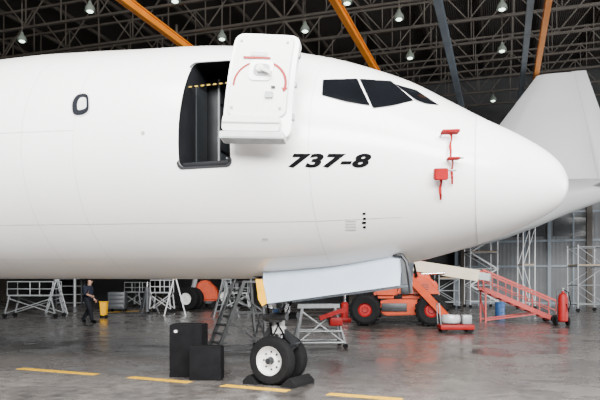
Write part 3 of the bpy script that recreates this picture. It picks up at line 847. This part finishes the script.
# orange cart by far wheel
oc = thing('ground_cart', 'orange ground cart parked beside the far aircraft wheel', 'cart', ground(207, 309.5), TH)
MB().prism([(-.35, 0, .5), (-.75, 0, 1.2), (-.5, 0, 1.65), (0, 0, 1.75), (.55, 0, 1.2), (.65, 0, .5)], (0, .9, 0)).bevel(.09, 3).build('body', M['orange'], oc)
MB().box((.1, .45, .42), (1.3, .8, .14)).build('chassis', M['darksteel'], oc)
for x in (-.35, .5):
    for y in (0, .9): MB().cyl((x, y-.07, .26), (x, y+.07, .26), .26, n=20).build('wheel', M['rubber'], oc)
MB().tube([(.7, .45, .4), (1.0, .45, .3), (1.2, .45, .5)], .03).build('tow_bar', M['darksteel'], oc)

# step ladder left of the gear: treads seen obliquely
def step_ladder(loc, rz, label):
    t = thing('step_ladder', label, 'ladder', loc, rz); h = 1.55; w = .6; m = M['ladder']
    for y in (0, w):
        MB().bar((-.6, y, .06), (.0, y, h), .045, .08).build('front_rail', m, t)
        MB().bar((.55, y, .06), (.42, y, h), .045, .06).build('rear_leg', m, t)
        MB().bar((-.6, y, .07), (.56, y, .07), .03).build('base_rail', m, t)
        b = MB(); b.tube([(-.55, y, .75), (-.05, y, 2.0), (.42, y, 2.0), (.42, y, h)], .02); b.build('hand_rail', m, t)
        b = MB(); b.bar((-.3, y, .8), (.52, y, .2), .03); b.bar((-.26, y, .85), (.48, y, .85), .03); b.bar((-.1, y, 1.3), (.5, y, .85), .03); b.sep('side_brace', m, t)
    for k in range(1, 8):
        q = k/8; MB().box((-.6+.6*q+.04, w/2, h*q), (.18, w, .03)).build('step', m, t)
    MB().box((.21, w/2, h), (.5, w, .05)).build('top_platform', m, t)
    b = MB(); b.bar((.54, 0, .25), (.46, w, 1.1), .03); b.bar((.54, w, .25), (.46, 0, 1.1), .03); b.sep('rear_brace', m, t)
    for x in (-.56, .53):
        for y in (0, w): MB().cyl((x, y-.03, .06), (x, y+.03, .06), .06, n=14).build('caster', M['rubber'], t)
    return t
step_ladder(ground(244, 351.5), TH+R(28), 'grey steel step ladder with handrails behind the nose gear')
# tubular stand to the right
tr = thing('tube_stand', 'low grey tubular stand with red parts right of the nose wheel', 'stand', ground(321, 349), TH+R(8))
for x in (-.5, .5):
    for y in (0, .7):
        MB().bar((x*1.15, y, .06), (x*.75, .35, .98), .05).build('leg', M['steel'], tr)
        MB().cyl((x*1.15, y-.03, .06), (x*1.15, y+.03, .06), .06, n=14).build('caster', M['rubber'], tr)
b = MB()
for y in (0, .7): b.tube([(-.56, y, .14), (.56, y, .14)], .028); b.tube([(-.5, y*.8+.07, .4), (.5, y*.8+.07, .4)], .022)
for x in (-.56, .56): b.tube([(x, 0, .14), (x, .7, .14)], .025)
b.tube([(-.55, 0, .14), (.4, .3, .85)], .022); b.tube([(.55, 0, .14), (-.4, .3, .85)], .022)
b.sep('tube_brace', M['steel'], tr)
MB().bar((-.5, .35, .98), (.5, .35, .98), .1).build('top_beam', M['steel'], tr)
MB().bar((-.02, .1, .7), (.62, .1, .92), .1).build('red_arm', M['redpaint'], tr)
MB().box((.38, .2, .62), (.3, .24, .2), bev=.03).build('red_pump', M['redpaint'], tr)
rj = thing('bottle_jack', 'small red hydraulic jack on the floor behind the tubular stand', 'jack', ground(345, 322), TH)
MB().box((0, .2, .08), (.5, .4, .16), bev=.03).build('base', M['redpaint'], rj)
MB().lathe([(.15, .1), (.15, .7), (.11, .76), (.07, .78)], (0, .2, 0), (0, 0, 1), 20).build('cylinder', M['redpaint'], rj)
MB().cyl((0, .2, .76), (0, .2, 1.05), .05).build('ram', M['chrome'], rj)
MB().bar((.15, .2, .15), (.7, .2, .6), .035).build('pump_handle', M['darksteel'], rj)

# yellow bin beside the person
yp = thing('wheeled_bin', 'yellow wheeled bin on the floor right of the person', 'bin', ground(103, 318), TH)
MB().loft([[(-.12, 0, .1), (.12, 0, .1), (.12, .24, .1), (-.12, .24, .1)], [(-.15, -.03, .68), (.15, -.03, .68), (.15, .27, .68), (-.15, .27, .68)]]).bevel(.02).build('tub', M['yellow'], yp)
MB().box((0, .12, .7), (.34, .34, .05), bev=.02).build('lid', M['yellow'], yp)
for x in (-.1, .1):
    for y in (.04, .2): MB().cyl((x-.03, y, .07), (x+.03, y, .07), .07, n=14).build('wheel', M['rubber'], yp)

# ---------------------------------------------------------------- person
def skin_mesh(verts, edges, rad, roots):
    me = bpy.data.meshes.new('sk'); me.from_pydata(verts, edges, [])
    ob = bpy.data.objects.new('sk', me); C.objects.link(ob)
    ob.modifiers.new('s', 'SKIN').use_smooth_shade = True
    lay = me.skin_vertices[0].data
    for i, r in enumerate(rad): lay[i].radius = (r, r) if not isinstance(r, tuple) else r; lay[i].use_root = i in roots
    sb = ob.modifiers.new('u', 'SUBSURF'); sb.levels = 2; sb.render_levels = 2
    bpy.context.view_layer.update()
    out = bpy.data.meshes.new_from_object(ob.evaluated_get(bpy.context.evaluated_depsgraph_get()))
    bpy.data.objects.remove(ob); return out
V, E, RD, RT = [], [], [], []
def jv(p, r, par=None):
    V.append(p); RD.append(r); i = len(V)-1
    if par is None: RT.append(i)
    else: E.append((par, i))
    return i
pel = jv((0, 0, .92), .145)
bel = jv((.01, 0, 1.08), (.165, .14), pel); ch = jv((.03, 0, 1.27), (.185, .145), bel); nb = jv((.04, 0, 1.41), .085, ch); nk = jv((.06, 0, 1.48), .058, nb)
hd1 = jv((.085, 0, 1.56), .082, nk); hd2 = jv((.07, 0, 1.66), .092, hd1)
hands = []
for sd, kn, an, toe, el, wr in ((1, (-.03, .12, .5), (-.3, .12, .13), (-.18, .12, .05), (-.06, .29, 1.12), (.1, .3, .9)),
                                (-1, (.17, -.12, .5), (.24, -.12, .09), (.4, -.13, .045), (.05, -.31, 1.12), (.3, -.33, 1.06))):
    hp = jv((0, sd*.1, .88), .11, pel); k = jv(kn, .075, hp); a = jv(an, .055, k); jv(toe, .046, a)
    sh = jv((.03, sd*.2, 1.36), .075, ch); e = jv(el, .055, sh); w = jv(wr, .034, e)
    dv = (Vector(wr)-Vector(el)).normalized(); pm = jv(tuple(Vector(wr)+dv*.07), .036, w); hands.append(Vector(wr)+dv*.1)
    side = dv.cross(Vector((0, sd, 0))).normalized()
    for f_ in range(4):
        o0 = Vector(wr)+dv*.08+side*(.03-.02*f_); L = (.075, .085, .08, .06)[f_]
        r0 = jv(tuple(o0), .009); m1 = jv(tuple(o0+dv*L*.5), .0085, r0); jv(tuple(o0+dv*L*.9+Vector((0, -sd*.025, 0))), .0075, m1)
    o0 = Vector(wr)+dv*.04+side*.025; r0 = jv(tuple(o0), .01); m1 = jv(tuple(o0+dv*.03+side*.03), .01, r0); jv(tuple(o0+dv*.065+side*.035), .008, m1)
bm_body = skin_mesh(V, E, RD, set(RT))
pp = ground(88, 323)
pe = thing('person', 'person in dark work clothes striding sideways far left, one forearm raised', 'person', pp, TH-R(12))
b = MB(); b.bm.from_mesh(bm_body)
b.ball((.18, 0, 1.595), .016, (1.2, .8, 1.5), 8); b.ball((.08, .092, 1.61), .025, (.7, .4, 1.2), 8); b.ball((.08, -.092, 1.61), .025, (.7, .4, 1.2), 8)
b.box((.166, 0, 1.553), (.012, .05, .012))
body = b.build('body', M['skin'], pe)
def clothing(name, test, m, off=.012):
    bm = bmesh.new(); bm.from_mesh(bm_body); bm.normal_update()
    bmesh.ops.delete(bm, geom=[f_ for f_ in bm.faces if not test(f_.calc_center_median())], context='FACES')
    for v in bm.verts: v.co += v.normal*off
    me = bpy.data.meshes.new(name); bm.to_mesh(me); bm.free(); return link(name, me, m, pe)
nothand = lambda q: all((q-h).length > .115 for h in hands)
forearm = lambda q: q.y < -.24 and q.x > .16
clothing('shirt', lambda q: .95 < q.z < 1.45 and nothand(q) and not forearm(q), M['navy'], .018)
clothing('trousers', lambda q: .1 < q.z < 1.0 and abs(q.y) < .255 and nothand(q), M['trousers'], .016)
clothing('boots', lambda q: q.z < .15, M['black'], .016)
clothing('hair', lambda q: q.z > 1.655 or (q.z > 1.53 and q.x < .05), M['hair'], .014)
for y in (-.035, .035): MB().ball((.163, y, 1.625), .012, n=8).build('eye', M['black'], body)

# ---------------------------------------------------------------- light, world, camera
def area(name, loc, rot, sx, sy, power, col=(1, 1, 1)):
    l = bpy.data.lights.new(name, 'AREA'); l.shape = 'RECTANGLE'; l.size = sx; l.size_y = sy; l.energy = power; l.color = col
    o = bpy.data.objects.new(name, l); C.objects.link(o); o.location = loc; o.rotation_euler = rot
area('front_opening_daylight', (8, -10, 12.8), (R(55), 0, R(14)), 34, 5, 32000, (1, .99, .975))
area('top_fill', (2, 1.5, 13), (R(18), 0, 0), 22, 5, 10000, (1, .99, .97))  # added fill without a fixture, brightens the fuselage top and nose
area('side_opening_daylight', (31.5, 27, 5.2), (R(90), 0, R(90)), 25, 9.5, 11000, (.98, .99, 1))
w = bpy.data.worlds.new('sky'); S.world = w; w.use_nodes = True
nt = w.node_tree; bg = nt.nodes['Background']
tc = nt.nodes.new('ShaderNodeTexCoord'); sp = nt.nodes.new('ShaderNodeSeparateXYZ'); rp = nt.nodes.new('ShaderNodeValToRGB')
rp.color_ramp.elements[0].color = (.8, .78, .75, 1); rp.color_ramp.elements[1].color = (.75, .85, 1, 1)
nt.links.new(tc.outputs['Generated'], sp.inputs[0]); nt.links.new(sp.outputs['Z'], rp.inputs[0]); nt.links.new(rp.outputs[0], bg.inputs['Color'])
bg.inputs['Strength'].default_value = .5
cd = bpy.data.cameras.new('camera'); cd.sensor_width = 36; cd.lens = 36*F/600; cd.shift_y = (HY-200)/600; cd.clip_end = 300
co = bpy.data.objects.new('camera', cd); C.objects.link(co); co.location = (0, 0, CH); co.rotation_euler = (R(90), 0, TH)
S.camera = co
